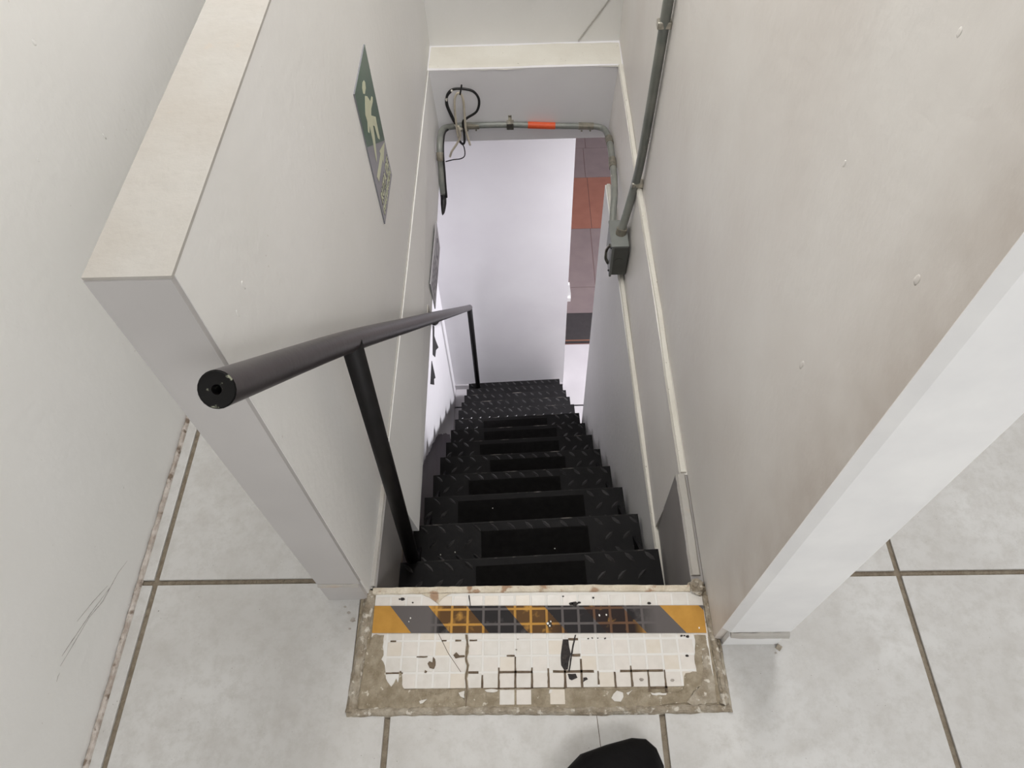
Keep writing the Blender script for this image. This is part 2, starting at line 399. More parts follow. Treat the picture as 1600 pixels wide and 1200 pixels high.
# scuffs on the left wall
for pts in ([(.525, .06), (.493, .079), (.43, .10), (.391, .126)], [(.47, .085), (.40, .125), (.33, .16), (.312, .168)], [(.391, .126), (.34, .146), (.297, .163)],
            [(.287, .158), (.281, .160), (.272, .159)], [(.46, .10), (.42, .13), (.375, .158)]):
    b = bmn(); tube(b, [(-.8258, y, z) for y, z in pts], .0009, 5, radii=[.0002, .0006, .0003] if len(pts) == 3 else [.0002, .0005, .0008, .0002])
    link('scuff_mark', b, 'scuff', wl)
def flaws(wallo, x, pts, m):
    for k, (y, z, r) in enumerate(pts):
        b = bmn(); bmesh.ops.create_icosphere(b, subdivisions=2, radius=r, matrix=Matrix.Translation((x, y, z)))
        for v in b.verts:
            d = v.co-Vector((x, y, z)); d *= 1+.5*mnoise.noise(v.co*220); v.co = Vector((x+d.x*.13, y+d.y, z+d.z*1.6))
        link('plaster_flaw', b, m, wallo, smooth=True)
flaws(wl, -.826, [(1.162, .795, .004), (1.199, .58, .004), (1.002, .68, .0025)], 'wall')
# cement bead along the foot of the left wall
b = bmn(); bead(b, [(-.8205, -1.2, 0), (-.8205, 2.4, 0)], .013, .007, 31, 0, n=6, step=.015, rough=.6)
tag(link('baseboard_left', b, 'bead'), kind='structure')

# parapet left of the stairs
PX = -.418
bm = bmn(); box(bm, PX, XL, .468, 2.469, 0, .957)
par = tag(link('wall_parapet', bm, 'wall'), kind='structure')
b = bmn(); box(b, PX-.0005, XL+.0005, .462, 2.468, .957, .961); link('top_cap', b, 'cap', par)
b = bmn(); box(b, PX, XL-.001, .4605, .468, .092, .957); link('end_panel', b, 'gray_panel', par)
b = bmn(); box(b, PX+.001, XL-.003, .4585, .468, 0, .0865); link('skirting_tile', b, 'gray_panel', par, bevel=.001)
b = bmn(); bead(b, [(PX+.001, .461, 0), (XL-.004, .461, 0)], .011, .005, 41, .0868, n=6, step=.01, rough=.5); link('cement_bead', b, 'cap', par)
flaws(par, XL, [(.571, .828, .004), (.532, .822, .003), (.946, .60, .0025), (.933, .778, .002), (1.009, .215, .003)], 'wall')
# right-hand wall
bm = bmn(); box(bm, XR, .478, .372, 2.469, 0, TOP-.002)
wr = tag(link('wall_right', bm, 'wall_r'), kind='structure')
b = bmn(); hexa(b, [(.3665, .3635, .080), (.478, .3635, .080), (.478, .372, .080), (.3525, .372, .080)], [(.3665, .3635, TOP-.003), (.478, .3635, TOP-.003), (.478, .372, TOP-.003), (.3525, .372, TOP-.003)])
link('end_panel', b, 'white_panel', wr)
b = bmn(); box(b, .3675, .473, .361, .372, 0, .068); link('skirting_tile', b, 'white_panel', wr, bevel=.001)
b = bmn(); bead(b, [(.369, .3635, 0), (.477, .3625, 0)], .016, .010, 42, .068, n=6, step=.008, rough=.5); link('cement_bead', b, 'cap', wr)
b = bmn(); bead(b, [(.472, .358, 0), (.479, .352, 0)], .012, .008, 43, 0, n=6, step=.003, rough=.9); link('cement_lump', b, 'cement', wr)

flaws(wr, XR, [(.536, .692, .0045), (.439, .959, .004), (.556, 1.122, .003), (.641, .925, .003)], 'wall_r')

# ------------------------------------------------------------------ lower storey
bm = bmn(); box(bm, -.66, 3.6, .2, 3.30, ZL-.1, ZL-.004)
fl2 = tag(link('floor_lower', bm, 'pgrout'), kind='structure')
def ltile(a, b_, c, d, m, par, z=ZL):
    b = bmn(); box(b, a, b_, c, d, z-.02, z); return link('floor_tile', b, m, par, bevel=.001)
for yy in (.535, 1.09, 1.645, 2.20, 2.74):
    for xx in (-.53, .02, .575, 1.13, 1.685, 2.24, 2.8):
        ltile(xx+.0015, xx+.5535, yy+.0015, min(yy+.5535, 3.294), 'ltile' if yy > 2.1 or xx > .5 else 'cement', fl2)  # unseen tiles under the stairs in cement, to cut the bounced light
bm = bmn(); box(bm, -.1, 3.6, 3.30, 6.6, ZL-.1, ZL-.004)
fl3 = tag(link('floor_outer', bm, 'pgrout'), kind='structure')
ys = [3.60, 3.868, 4.534, 5.188, 5.60, 6.25]
for i, (c, d) in enumerate(zip(ys, ys[1:])):
    xs = [-.09, .555, 1.22, 1.88, 2.54, 3.2] if i % 2 == 1 else [-.09, .58, 1.24, 1.9, 2.56, 3.2]
    if i == 2: xs = [-.09, .568, 1.23, 1.88, 2.54, 3.2]
    for a, b_ in zip(xs, xs[1:]):
        ltile(a+.002, b_-.002, c+.002, d-.002, 'red' if i == 2 else 'pink', fl3)
t = thing('doormat', 'black rubber threshold mat with brown metal strip between white and pink floors', 'mat', (.9, 3.45, ZL))
b = bmn(); box(b, -.05, 2.2, 3.305, 3.595, ZL, ZL+.008); link('mat_body', b, 'rubber', t, bevel=.002)
b = bmn(); box(b, -.05, 2.2, 3.318, 3.330, ZL+.008, ZL+.011); link('metal_strip', b, 'brass', t)
le = wall('wall_lower_end', -.66, .252, 2.912, 3.04, ZL, SD, 'lower_wall')
wll = wall('wall_lower_left', -.66, -.53, .2, 2.912, ZL, SD, 'lower_wall')
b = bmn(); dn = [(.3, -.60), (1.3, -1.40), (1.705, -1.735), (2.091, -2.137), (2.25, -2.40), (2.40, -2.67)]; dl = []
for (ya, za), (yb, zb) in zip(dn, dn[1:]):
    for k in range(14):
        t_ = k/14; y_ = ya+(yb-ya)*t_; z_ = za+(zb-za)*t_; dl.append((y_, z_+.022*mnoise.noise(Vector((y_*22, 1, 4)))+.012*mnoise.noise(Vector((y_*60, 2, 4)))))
prism(b, [(.3, ZL+.001)]+dl+[(2.40, -2.67), (2.40, ZL+.001)], -.531, -.5285, 'x'); link('stair_shade_plate', b, 'stairshade', wll)  # ragged grey plate, shade under the stairs put into its colour
wall('unseen_wall_lower_back', -.66, 3.6, .08, .2, ZL, SD, 'cement')  # unseen wall given cement to darken the space under the stairs
wall('wall_lower_right', 3.6, 3.72, .08, 6.7, ZL, SD, 'lower_wall')
wall('wall_lower_far', -.1, 3.6, 6.6, 6.7, ZL, SD, 'lower_wall')
wall('wall_lower_side', -.22, -.1, 3.04, 6.7, ZL, SD, 'lower_wall')
b = bmn(); box(b, -.53, .25, 2.903, 2.912, ZL, ZL+.05); tag(link('baseboard_lower', b, 'ltile'), kind='structure')
b = bmn(); hexa(b, [(.317, .49, ZL), (.42, .49, ZL), (.42, 2.05, ZL), (.292, 2.05, ZL)], [(.317, .49, SD-.002), (.42, .49, SD-.002), (.42, 2.05, SD-.002), (.292, 2.05, SD-.002)])
part = tag(link('wall_lower_partition', b, 'wall'), kind='structure')
b = bmn(); bead(b, [(.3255, .50, 0), (.3145, 1.1, 0), (.311, 1.5, 0), (.304, 2.048, 0)], .018, .006, 51, SD-.001, n=6, step=.02, rough=.05, flat=True)
link('ledge_cap', b, 'ledge', part)

# ------------------------------------------------------------------ steel staircase
TH = math.radians(2.4)
SX, SYc, SZ = -.0065, .6355, -.236
RUN, RISE, SW, NT = .1827, .2037, .634, 13
ct, st = math.cos(TH), math.sin(TH)
def S(x, y, z):     # stair frame -> world
    return (SX + x*ct - y*st, SYc + x*st + y*ct, SZ + z)
stair = thing('staircase', 'steep black steel staircase of chequer plate treads going down between white walls', 'staircase', (-.12, 2.8, ZL))
def lug(bm, x, y, z, sgn, L=.033, wd=.0095, h=.0030):
    d = Vector((math.cos(math.radians(45)), sgn*math.sin(math.radians(45)), 0)); n = Vector((-d.y, d.x, 0)); c = Vector((x, y, z))
    fs = []
    pts = [c-d*L/2, c-d*L*.22-n*wd/2, c+d*L*.22-n*wd/2, c+d*L/2, c+d*L*.22+n*wd/2, c-d*L*.22+n*wd/2]
    v = [bm.verts.new(S(*p)) for p in pts]
    up = Vector((0, 0, h)); a = bm.verts.new(S(*(c-d*L*.2+up))); b_ = bm.verts.new(S(*(c+d*L*.2+up)))
    for f in ((v[0], v[1], a), (v[1], v[2], b_, a), (v[2], v[3], b_), (v[3], v[4], b_), (v[4], v[5], a, b_), (v[5], v[0], a)):
        bm.faces.new(f).material_index = 1
strips = [(-.13, .135, -.155, -.02), (-.127, .172, -.135, -.028), (-.21, .19, -.14, -.02), (-.19, .135, -.15, -.03), (-.12, .175, -.14, -.025),
          (-.17, .17, -.14, -.02), (-.16, .18, -.14, -.02), (-.17, .15, -.14, -.02), None, None, None, None, None]
for i in range(NT):
    yf, zf = RUN*i, -RISE*i
    b = bmn()
    hw = SW/2; dep = .205 if i else .155
    def bx(x0, x1, y0, y1, z0, z1):
        v = [b.verts.new(S(x, y, z)) for x in (x0, x1) for y in (y0, y1) for z in (z0, z1)]
        for f in ((0, 1, 3, 2), (4, 6, 7, 5), (0, 4, 5, 1), (2, 3, 7, 6), (0, 2, 6, 4), (1, 5, 7, 3)): b.faces.new([v[q] for q in f])
    bx(-hw, hw, yf-dep, yf, zf-.005, zf)
    bx(-hw, hw, yf-.005, yf, zf-.040, zf-.005)
    sp_ = strips[i]
    for r in range(5):
        yy = yf-.016-.0435*r
        if yy < yf-dep+.02: continue
        for k in range(-7, 8):
            xx = k*.049 + (.0245 if r % 2 else 0) + .008*(i % 3)
            if abs(xx) > hw-.014: continue
            if sp_ and sp_[0]-.012 < xx < sp_[1]+.012 and yf+sp_[2]-.008 < yy < yf+sp_[3]+.008: continue
            lug(b, xx, yy, zf, -1 if r % 2 == 0 else 1)
    rb = bmn(); v = [S(x, y, z) for x, y, z in ((-hw+.03, yf-.012, zf-RISE+.001), (hw-.03, yf-.012, zf-RISE+.001), (hw-.03, yf-.008, zf-RISE+.001), (-hw+.03, yf-.008, zf-RISE+.001))]
    hexa(rb, v, [(p[0], p[1], p[2]+RISE-.0065) for p in v]); link('light_block_riser', rb, 'black', stair)  # unseen riser plate, added to keep light from under the stairs
    tr = link('tread', b, 'black', stair); tr.data.materials.append(M['lug'])
    b = bmn()
    v = [S(-hw+.02, yf-.0022, zf+.0003), S(hw-.03, yf-.0022, zf+.0003), S(hw-.03, yf+.0006, zf+.0003), S(-hw+.02, yf+.0006, zf+.0003)]
    hexa(b, [(p[0], p[1], p[2]-.004) for p in v], v)
    link('nosing', b, 'edge', tr)
    if sp_:
        b = bmn(); x0, x1, y0, y1 = sp_[0], sp_[1], yf+sp_[2], yf+sp_[3]
        v = [S(x0, y0, zf+.0022), S(x1, y0, zf+.0022), S(x1, y1, zf+.0022), S(x0, y1, zf+.0022)]
        hexa(b, [(p[0], p[1], p[2]-.0022) for p in v], v)
        link('antislip_strip', b, 'strip', tr)
for sgn in (-1, 1):
    b = bmn(); x0 = sgn*(SW/2-.016); x1 = sgn*(SW/2-.024)
    prof = [(-.13, -.050), (-.02, -.050), (RUN*12+.02, -RISE*12-.075), (RUN*12+.02, ZL-SZ), (RUN*11.2, ZL-SZ), (-.13, -.30)]
    lo = [b.verts.new(S(x0, y, z)) for y, z in prof]; hi = [b.verts.new(S(x1, y, z)) for y, z in prof]
    f1 = b.faces.new(lo[::-1]); f2 = b.faces.new(hi); f1.normal_update(); f2.normal_update()
    for k in range(len(prof)): b.faces.new((lo[k], lo[(k+1) % len(prof)], hi[(k+1) % len(prof)], hi[k]))
    bmesh.ops.triangulate(b, faces=[f1, f2])
    link('stringer', b, 'black', stair)
# paint flecks
fl = bmn()
for i, x, y in ((0, .245, -.13), (0, -.095, -.125), (0, -.06, -.118), (0, -.14, -.15), (1, -.24, -.09), (1, -.20, -.085), (1, .24, -.125), (1, .075, -.09), (3, .03, -.14), (2, -.10, -.05)):
    p = S(x, RUN*i+y, -RISE*i+.002); bmesh.ops.create_icosphere(fl, subdivisions=1, radius=.0019, matrix=Matrix.Translation(p))
tag(link('paint_flecks', fl, 'fleck', stair), kind='stuff')

# ------------------------------------------------------------------ handrail
hr = thing('handrail', 'black round pipe handrail on posts along the left side of the stairs', 'handrail', (-.294, .634, -.236))
rp = catmull([(-.268, .343, .945), (-.269, .66, .600), (-.272, 1.046, .163), (-.279, 1.42, -.262), (-.305, 1.95, -.872), (-.343, 2.795, -1.842)], 8)
b = bmn(); tube(b, rp, .0172, 24, cap=False)
# closed ends with a drilled centre at the top end
d0 = (rp[0]-rp[1]).normalized()
link('rail', b, 'rail', hr, smooth=True)
b = bmn(); a0 = Vector((1, 0, 0)); a0 = (a0-d0*a0.dot(d0)).normalized(); b0 = d0.cross(a0)
n = 24
ring = lambda p, r: [b.verts.new(p+(a0*math.cos(2*math.pi*k/n)+b0*math.sin(2*math.pi*k/n))*r) for k in range(n)]
R1, R2, R3, R4 = ring(rp[0]-d0*.001, .0171), ring(rp[0]+d0*.0012, .0160), ring(rp[0]+d0*.0008, .0046), ring(rp[0]-d0*.03, .0044)
for A, B in ((R1, R2), (R2, R3), (R3, R4)):
    for k in range(n): b.faces.new((A[k], A[(k+1) % n], B[(k+1) % n], B[k]))
b.faces.new(R4)
tag(link('end_cap', b, 'railend', hr), label='chipped black disc with a drilled hole closing the near end of the rail')
b = bmn(); bmesh.ops.create_uvsphere(b, u_segments=16, v_segments=8, radius=.0172, matrix=Matrix.Translation(rp[-1])); link('rail_tip', b, 'rail', hr, smooth=True)
b = bmn(); tube(b, [(-.292, .634, -.236), (-.267, .662, .595)], .0165, 20); link('post', b, 'post', hr, smooth=True)
b = bmn(); tube(b, [(-.349, 2.782, SZ-RISE*12), (-.342, 2.775, -1.825)], .0160, 16); link('post', b, 'post', hr, smooth=True)
b = bmn(); tube(b, catmull([(-.303, 1.425, -.29), (-.292, 1.435, -.315), (-.284, 1.46, -.325), (-.284, 1.455, -.315)], 5), .006, 8)
br = link('bracket', b, 'rail', hr, smooth=True)
b = bmn(); box(b, -.3085, -.3015, 1.395, 1.44, -.296, -.225); link('wall_plate', b, 'cap', br, bevel=.002)

# ------------------------------------------------------------------ threshold of mosaic
th = thing('threshold', 'white mosaic doorsill with cracked joints and cement rim at the stair head', 'doorsill', (0, .36, -.006))
b = bmn(); box(b, -.350, .362, .244, .476, -.006, .0030); link('mortar_bed', b, 'cement_dark', th)
b = bmn(); box(b, -.3195, .341, .286, .470, .003, .0042); link('grout_bed', b, 'wgrout', th)
GX0, GD, GY0, GE = -.288, .0316, .2537, .03
covered = {(k, 0) for k in range(-1, 20)} - {(7, 0), (8, 0), (10, 0)}
covered |= {(-1, 1), (-1, 2), (-1, 3), (19, 1), (19, 2), (19, 3), (0, 1), (20, 0)}
rnd = random.Random(3)
for k in range(-1, 20):
    for j in range(0, 7):
        if (k, j) in covered: continue
        x0 = GX0+GD*k; y0 = GY0+GE*j
        x1 = x0+GD; y1 = min(y0+GE, .4655)
        gp = .0019
        b = bmn(); dz = rnd.uniform(-.0002, .0003); zt = .0046+dz if j else .0058
        box(b, x0+gp, x1-gp, y0+gp, y1-gp, .002, zt)
        m = rnd.choice(['mosaic', 'mosaic', 'mosaic', 'mosaic_b', 'mosaic_c', 'mosaic_c'])
        if (k, j) == (16, 3): m = 'mosaic_b'
        link('mosaic_tile', b, m, th, bevel=.0006)
SM1 = [(-0.317, 0.3865), (-0.2953, 0.3863), (-0.2957, 0.3642), (-0.2915, 0.3472), (-0.2958, 0.34), (-0.2871, 0.3281), (-0.2845, 0.3139), (-0.2805, 0.2976), (-0.2725, 0.2907), (-0.2682, 0.2975), (-0.2639, 0.3044), (-0.2596, 0.2975), (-0.2587, 0.316), (-0.2536, 0.3136), (-0.2501, 0.287), (-0.2437, 0.2836), (-0.2243, 0.2845), (-0.2019, 0.2786), (-0.1871, 0.274), (-0.175, 0.2761), (-0.1595, 0.2828), (-0.1389, 0.2849), (-0.1315, 0.2803), (-0.1359, 0.269), (-0.1296, 0.26), (-0.1317, 0.2511), (-0.3303, 0.2506), (-0.3293, 0.305), (-0.3272, 0.3524)]
SM2 = [(-0.1231, 0.2848), (-0.1025, 0.2869), (-0.0939, 0.2834), (-0.0538, 0.283), (-0.0029, 0.2837), (0.0262, 0.2846), (0.0552, 0.2832), (0.1035, 0.2839), (0.1249, 0.2792), (0.1695, 0.2799), (0.1997, 0.2819), (0.2085, 0.2739), (0.2171, 0.2761), (0.2468, 0.2736), (0.2708, 0.2745), (0.2811, 0.28), (0.2835, 0.2971), (0.2899, 0.3085), (0.3096, 0.3106), (0.3093, 0.334), (0.3158, 0.3698), (0.3147, 0.3796), (0.3371, 0.3794), (0.3383, 0.3551), (0.3267, 0.3517), (0.3238, 0.3163), (0.3155, 0.2854), (0.2998, 0.2765), (0.285, 0.2565), (0.2445, 0.2547), (0.2058, 0.2484), (-0.1293, 0.2511)]
SM3 = [(0.3267, 0.3517), (0.3383, 0.3551), (0.3404, 0.2988), (0.3395, 0.2561), (0.2915, 0.2521), (0.285, 0.2565), (0.2998, 0.2765), (0.3155, 0.2854), (0.3238, 0.3163)]
for q, m, z, s in ((SM1, 'cement_dark', .0052, 1), (SM2, 'cement_dark', .0051, 2), (SM3, 'cement', .0056, 3)):
    b = bmn(); prism(b, blob_poly(q, seed=s, amp=.0026), .003, z); link('cement_smear', b, m, th)
# bare joints
def jx(x): return GX0+GD*round((x-GX0)/GD)
def jy(y): return GY0+GE*round((y-GY0)/GE)
def bare(q, z=.0049, m='jdark', name='bare_joint', seed=0, amp=.0009):
    b = bmn(); prism(b, blob_poly(q, seed=seed, amp=amp), .003, z); link(name, b, m, th)
for i, (x, ya, yb, wd) in enumerate(((-.0967, .284, .309, .0045), (-.065, .284, .322, .0042), (-.033, .284, .342, .0042), (-.0012, .284, .322, .0046), (.0296, .284, .320, .0046),
        (.0612, .284, .317, .0056), (.0928, .286, .337, .0048), (.1244, .290, .314, .0038), (.156, .284, .312, .0046), (.1876, .286, .323, .0046), (.2192, .276, .315, .0042), (.2508, .276, .315, .0044),
        (-.2564, .285, .318, .0050), (-.288, .290, .320, .0044))):
    bare([(jx(x)-wd/2, ya), (jx(x)+wd/2, ya), (jx(x)+wd*.35, yb), (jx(x)-wd*.3, yb)], seed=i)
for i, (y, xa, xb, wd) in enumerate(((.3137, -.066, -.002, .0040), (.3137, .037, .115, .0046), (.3137, .165, .247, .0044), (.3137, -.126, -.106, .0044), (.2837, -.095, -.002, .0036), (.3137, -.285, -.252, .0030),
        (.3737, -.281, -.270, .0028), (.3737, -.180, -.170, .0024), (.3737, -.153, -.141, .0032), (.3737, -.125, -.110, .0030), (.3437, -.227, -.206, .0024), (.3437, -.052, -.036, .0030), (.3737, .069, .088, .0046), (.3437, .074, .091, .0050),
        (.2837, .220, .252, .0032))):
    bare([(xa, jy(y)-wd/2), (xb, jy(y)-wd/2), (xb, jy(y)+wd/2), (xa, jy(y)+wd/2)], seed=20+i)
BL = ([(-.1948, .3438), (-.1908, .339), (-.1889, .3271), (-.1922, .3213), (-.201, .3225), (-.2052, .3308), (-.2018, .3355), (-.1954, .3331)],
      [(-.2094, .3191), (-.2043, .3167), (-.2066, .3132), (-.2104, .3144)],
      [(-.1562, .3458), (-.1502, .3518), (-.1437, .3457), (-.1337, .3456), (-.1336, .342), (-.1435, .3409), (-.1509, .3398)])
for i, q in enumerate(BL): bare(q, z=.0053, name='glaze_chip', seed=40+i)
CR = [(-.1312, .3845), (-.128, .3624), (-.131, .3384), (-.1269, .3265), (-.1298, .3032), (-.1268, .2848), (-.1281, .2522)]
bare([(x-.0026, y) for x, y in CR]+[(x+.0026, y) for x, y in CR[::-1]], z=.0058, seed=50, amp=.0022, name='cracked_joint', m='cement_dark')
bare([(x-.0012, y) for x, y in CR]+[(x+.0008, y) for x, y in CR[::-1]], z=.0060, seed=53, amp=.0016, name='cracked_joint')
bare([(-.1298, .463), (-.1275, .463), (-.1245, .4425), (-.1265, .4425)], z=.0053, seed=51, m='tar', name='cracked_joint')
TAR = [(.0591, .3738), (.0691, .3737), (.0696, .3579), (.0728, .3459), (.0684, .3317), (.0652, .3176), (.0579, .3177), (.0533, .3248), (.0526, .3389), (.0545, .3545), (.0575, .3665)]
bare(TAR, z=.0056, m='tar', name='adhesive_stain', seed=60, amp=.0018)
bare([(.082, .3821), (.0846, .3821), (.0762, .3483), (.069, .313), (.066, .313), (.073, .3483)], z=.0055, m='tar', name='adhesive_stain', seed=61)
bare([(.0661, .3095), (.0807, .3093), (.0815, .3012), (.0716, .2967), (.0668, .2991)], z=.0053, m='tar', name='adhesive_stain', seed=62, amp=.004)
bare([(.094, .302), (.101, .303), (.103, .299), (.097, .2955), (.0935, .296)], z=.0053, m='tar', name='adhesive_stain', seed=63, amp=.003)
for i, (x, y, r) in enumerate(((-.2641, .4565, .0042), (-.27, .4568, .0022), (.0627, .4584, .0018), (.1234, .455, .0022), (.0944, .445, .0032), (.0852, .4432, .0055), (.078, .4432, .004), (.2342, .4425, .0035), (-.2427, .4491, .0018), (.108, .3745, .0016),
        (.116, .376, .0014), (.127, .375, .0014), (.141, .3745, .0016), (.290, .378, .0022), (.296, .378, .002), (.302, .3765, .003), (.296, .340, .003), (.204, .298, .004), (.262, .296, .0035), (-.03, .375, .0014), (-.033, .355, .0016))):
    bare([(x+r*math.cos(a)*1.2, y+r*math.sin(a)*.8) for a in (0, 1.05, 2.1, 3.14, 4.2, 5.2)], z=.0054, m='tar' if i < 17 else 'dust', name='paint_spot', seed=70+i, amp=.0012)
b = bmn(); tube(b, [(-.1872, .3876, .0047), (-.1664, .3507, .0047), (-.14, .3149, .0047)], .0005, 4); link('hairline_crack', b, 'jdark', th)
# cement rim
b = bmn(); bead(b, [(-.331, .474, 0), (-.336, .40, 0), (-.340, .32, 0), (-.344, .245, 0)], .026, .011, 1, rough=.5); link('cement_rim', b, 'cement', th)
b = bmn(); bead(b, [(-.352, .2465, 0), (-.1, .2475, 0), (.1, .2445, 0), (.362, .2475, 0)], .018, .008, 2, rough=.6); link('cement_rim', b, 'cement', th)
b = bmn(); bead(b, [(.349, .455, 0), (.3515, .38, 0), (.354, .31, 0), (.3555, .262, 0), (.350, .252, 0)], .019, .012, 3, rough=.25); link('cement_rim', b, 'cement', th)
b = bmn(); bead(b, [(.362, .37, 0), (.3625, .30, 0), (.363, .24, 0)], .010, .006, 5, rough=.6); link('cement_rim', b, 'cement', th)
b = bmn(); bead(b, [(-.326, .4735, 0), (-.1, .4745, 0), (.1, .4745, 0), (.32, .4715, 0)], .018, .008, 4, rough=.25, flat=True); link('cement_lip', b, 'cement_lip', th)
b = bmn(); prism(b, blob_poly([(-.225, .467), (-.165, .467), (-.178, .461), (-.189, .450), (-.187, .444), (-.196, .450), (-.21, .460)], seed=9), .003, .0062); link('cement_smear', b, 'cement_lip', th)
b = bmn(); bmesh.ops.create_icosphere(b, subdivisions=3, radius=.016, matrix=Matrix.Translation((.333, .474, .004)))
for v in b.verts:
    d = v.co-Vector((.333, .474, .004)); v.co += d*(mnoise.noise(v.co*130)*.5); v.co.z = max(v.co.z, -.002)
link('cement_lump', b, 'cement', th)

for i, q in enumerate(([(-.093, .2825), (-.069, .2822), (-.070, .2785), (-.090, .278)], [(.148, .272), (.156, .279), (.166, .2745), (.168, .268), (.161, .259), (.150, .260), (.145, .266)], [(.172, .276), (.186, .2795), (.176, .271)],
        [(.219, .2745), (.248, .2735), (.246, .2695), (.221, .2705)], [(.0285, .2815), (.036, .282), (.033, .276), (.028, .275)], [(-.215, .2635), (-.203, .2665), (-.207, .2585), (-.216, .2575)], [(-.142, .278), (-.133, .281), (-.131, .268), (-.139, .270)])):
    bare(q, z=.0062, m='mosaic', name='glaze_remnant', seed=130+i, amp=.003)
# hazard tape lies on the sill
b = bmn(); n = 40
top = [(-.3195+.6605*i/n, .4432-.0068*i/n) for i in range(n+1)]; bot = [(-.3190+.6585*i/n, .3895-.0068*i/n) for i in range(n+1)]
TA = [b.verts.new((x, y, .0066)) for x, y in top]; BA = [b.verts.new((x, y, .0066)) for x, y in bot]
TB = [b.verts.new((x, y, .0056)) for x, y in top]; BB = [b.verts.new((x, y, .0056)) for x, y in bot]
for i in range(n):
    b.faces.new((BA[i], BA[i+1], TA[i+1], TA[i])); b.faces.new((TB[i], TB[i+1], BB[i+1], BB[i]))
    b.faces.new((TA[i], TA[i+1], TB[i+1], TB[i])); b.faces.new((BB[i], BB[i+1], BA[i+1], BA[i]))
b.faces.new((BA[0], TA[0], TB[0], BB[0])); b.faces.new((TA[n], BA[n], BB[n], TB[n]))
hz = thing('hazard_tape', 'worn black and yellow striped hazard tape across the mosaic doorsill', 'tape', (.01, .41, .0056))
link('tape_strip', b, 'hazard', hz)
for i, (x, y, r) in enumerate(((.0295, .404, .003), (.0335, .400, .0022), (.036, .408, .002), (-.245, .418, .0018), (-.247, .411, .0014), (.147, .420, .0024), (.133, .419, .002), (.327, .392, .0022))):
    b = bmn(); prism(b, blob_poly([(x+r*math.cos(a)*.7, y+r*math.sin(a)) for a in (0, 1.05, 2.1, 3.14, 4.2, 5.2)], seed=90+i, amp=.0016), .0066, .0069); link('paint_chip', b, 'fleck', hz)
b = bmn(); prism(b, blob_poly([(.026, .404), (.031, .4095), (.037, .407), (.038, .399), (.031, .396)], seed=99), .0066, .00675); link('tar_spot', b, 'tar', hz)

# ------------------------------------------------------------------ evacuation sign on the parapet
SXp = XL+.0005
sg = thing('evacuation_sign', 'green and grey evacuation route sign with running figure on the parapet wall', 'sign', (SXp, 1.35, .27))
def yz(name, pts, x0, x1, m, parent):
    b = bmn(); prism(b, pts, x0, x1, 'x'); return link(name, b, m, parent)
yz('plate', [(1.262, .273), (1.437, .273), (1.437, .615), (1.262, .615)], SXp-.001, SXp+.0024, 'sign_gray', sg)
yz('green_field', [(1.2622, .490), (1.4368, .376), (1.4368, .6148), (1.2622, .6148)], SXp+.0024, SXp+.0027, 'sign_green', sg)
yz('running_figure_head', [(1.3599, .5818), (1.3669, .5725), (1.3618, .5629), (1.3421, .5618), (1.3296, .5712), (1.3322, .5824), (1.3452, .5866)], SXp+.0027, SXp+.0031, 'lume', sg)
yz('running_figure_body', [(1.3411, .558), (1.3582, .5457), (1.3775, .5199), (1.3966, .5198), (1.4065, .5108), (1.3979, .506), (1.3691, .508), (1.3559, .5006), (1.394, .4703), (1.3915, .4556), (1.3908, .42), (1.3851, .4168), (1.3719, .4311), (1.3664, .4663), (1.353, .4773), (1.3465, .4552), (1.3232, .4176), (1.3133, .4102), (1.3117, .4245), (1.3217, .4634), (1.3223, .4995), (1.3064, .4924), (1.2979, .5015), (1.3125, .5165), (1.3088, .5347), (1.3243, .5468)], SXp+.0027, SXp+.0031, 'lume', sg)
yz('arrow', [(1.4278, .3766), (1.3609, .4034), (1.3658, .3921), (1.2856, .3929), (1.2939, .3723), (1.3729, .3716), (1.3739, .3591)], SXp+.0027, SXp+.0031, 'lume', sg)
def text(body, name, size, loc, m, parent, width=None, off=0, ext=.0003):
    cu = bpy.data.curves.new(name, 'FONT'); cu.body = body; cu.size = size; cu.extrude = ext; cu.align_x = 'CENTER'; cu.offset = off; cu.resolution_u = 3
    tmp = bpy.data.objects.new(name, cu); C.objects.link(tmp)
    bpy.context.view_layer.update()
    me = bpy.data.meshes.new_from_object(tmp.evaluated_get(bpy.context.evaluated_depsgraph_get()))
    bpy.data.objects.remove(tmp)
    xs = [v.co.x for v in me.vertices]; cur = max(xs)-min(xs); k = (width/cur) if width else 1
    for v in me.vertices: v.co = Vector((v.co.z, v.co.x*k, v.co.y))     # stands in the wall plane, faces +x, reads along +y
    o = bpy.data.objects.new(name, me); C.objects.link(o); me.materials.clear(); me.materials.append(M[m])
    o.parent = parent; o.location = Vector(loc)-wloc(parent); return o
text('RUTA DE', 'lettering_shadow', .036, (SXp+.0027, 1.352, .3175), 'ink', sg, .146, off=.0026)
text('RUTA DE', 'lettering', .036, (SXp+.0031, 1.3505, .3185), 'lume', sg, .140, off=.0008)
text('EVACUACIÓN', 'lettering_shadow', .027, (SXp+.0027, 1.352, .2875), 'ink', sg, .150, off=.0012)
text('EVACUACIÓN', 'lettering', .027, (SXp+.0031, 1.3505, .2885), 'lume', sg, .148, off=.0006)
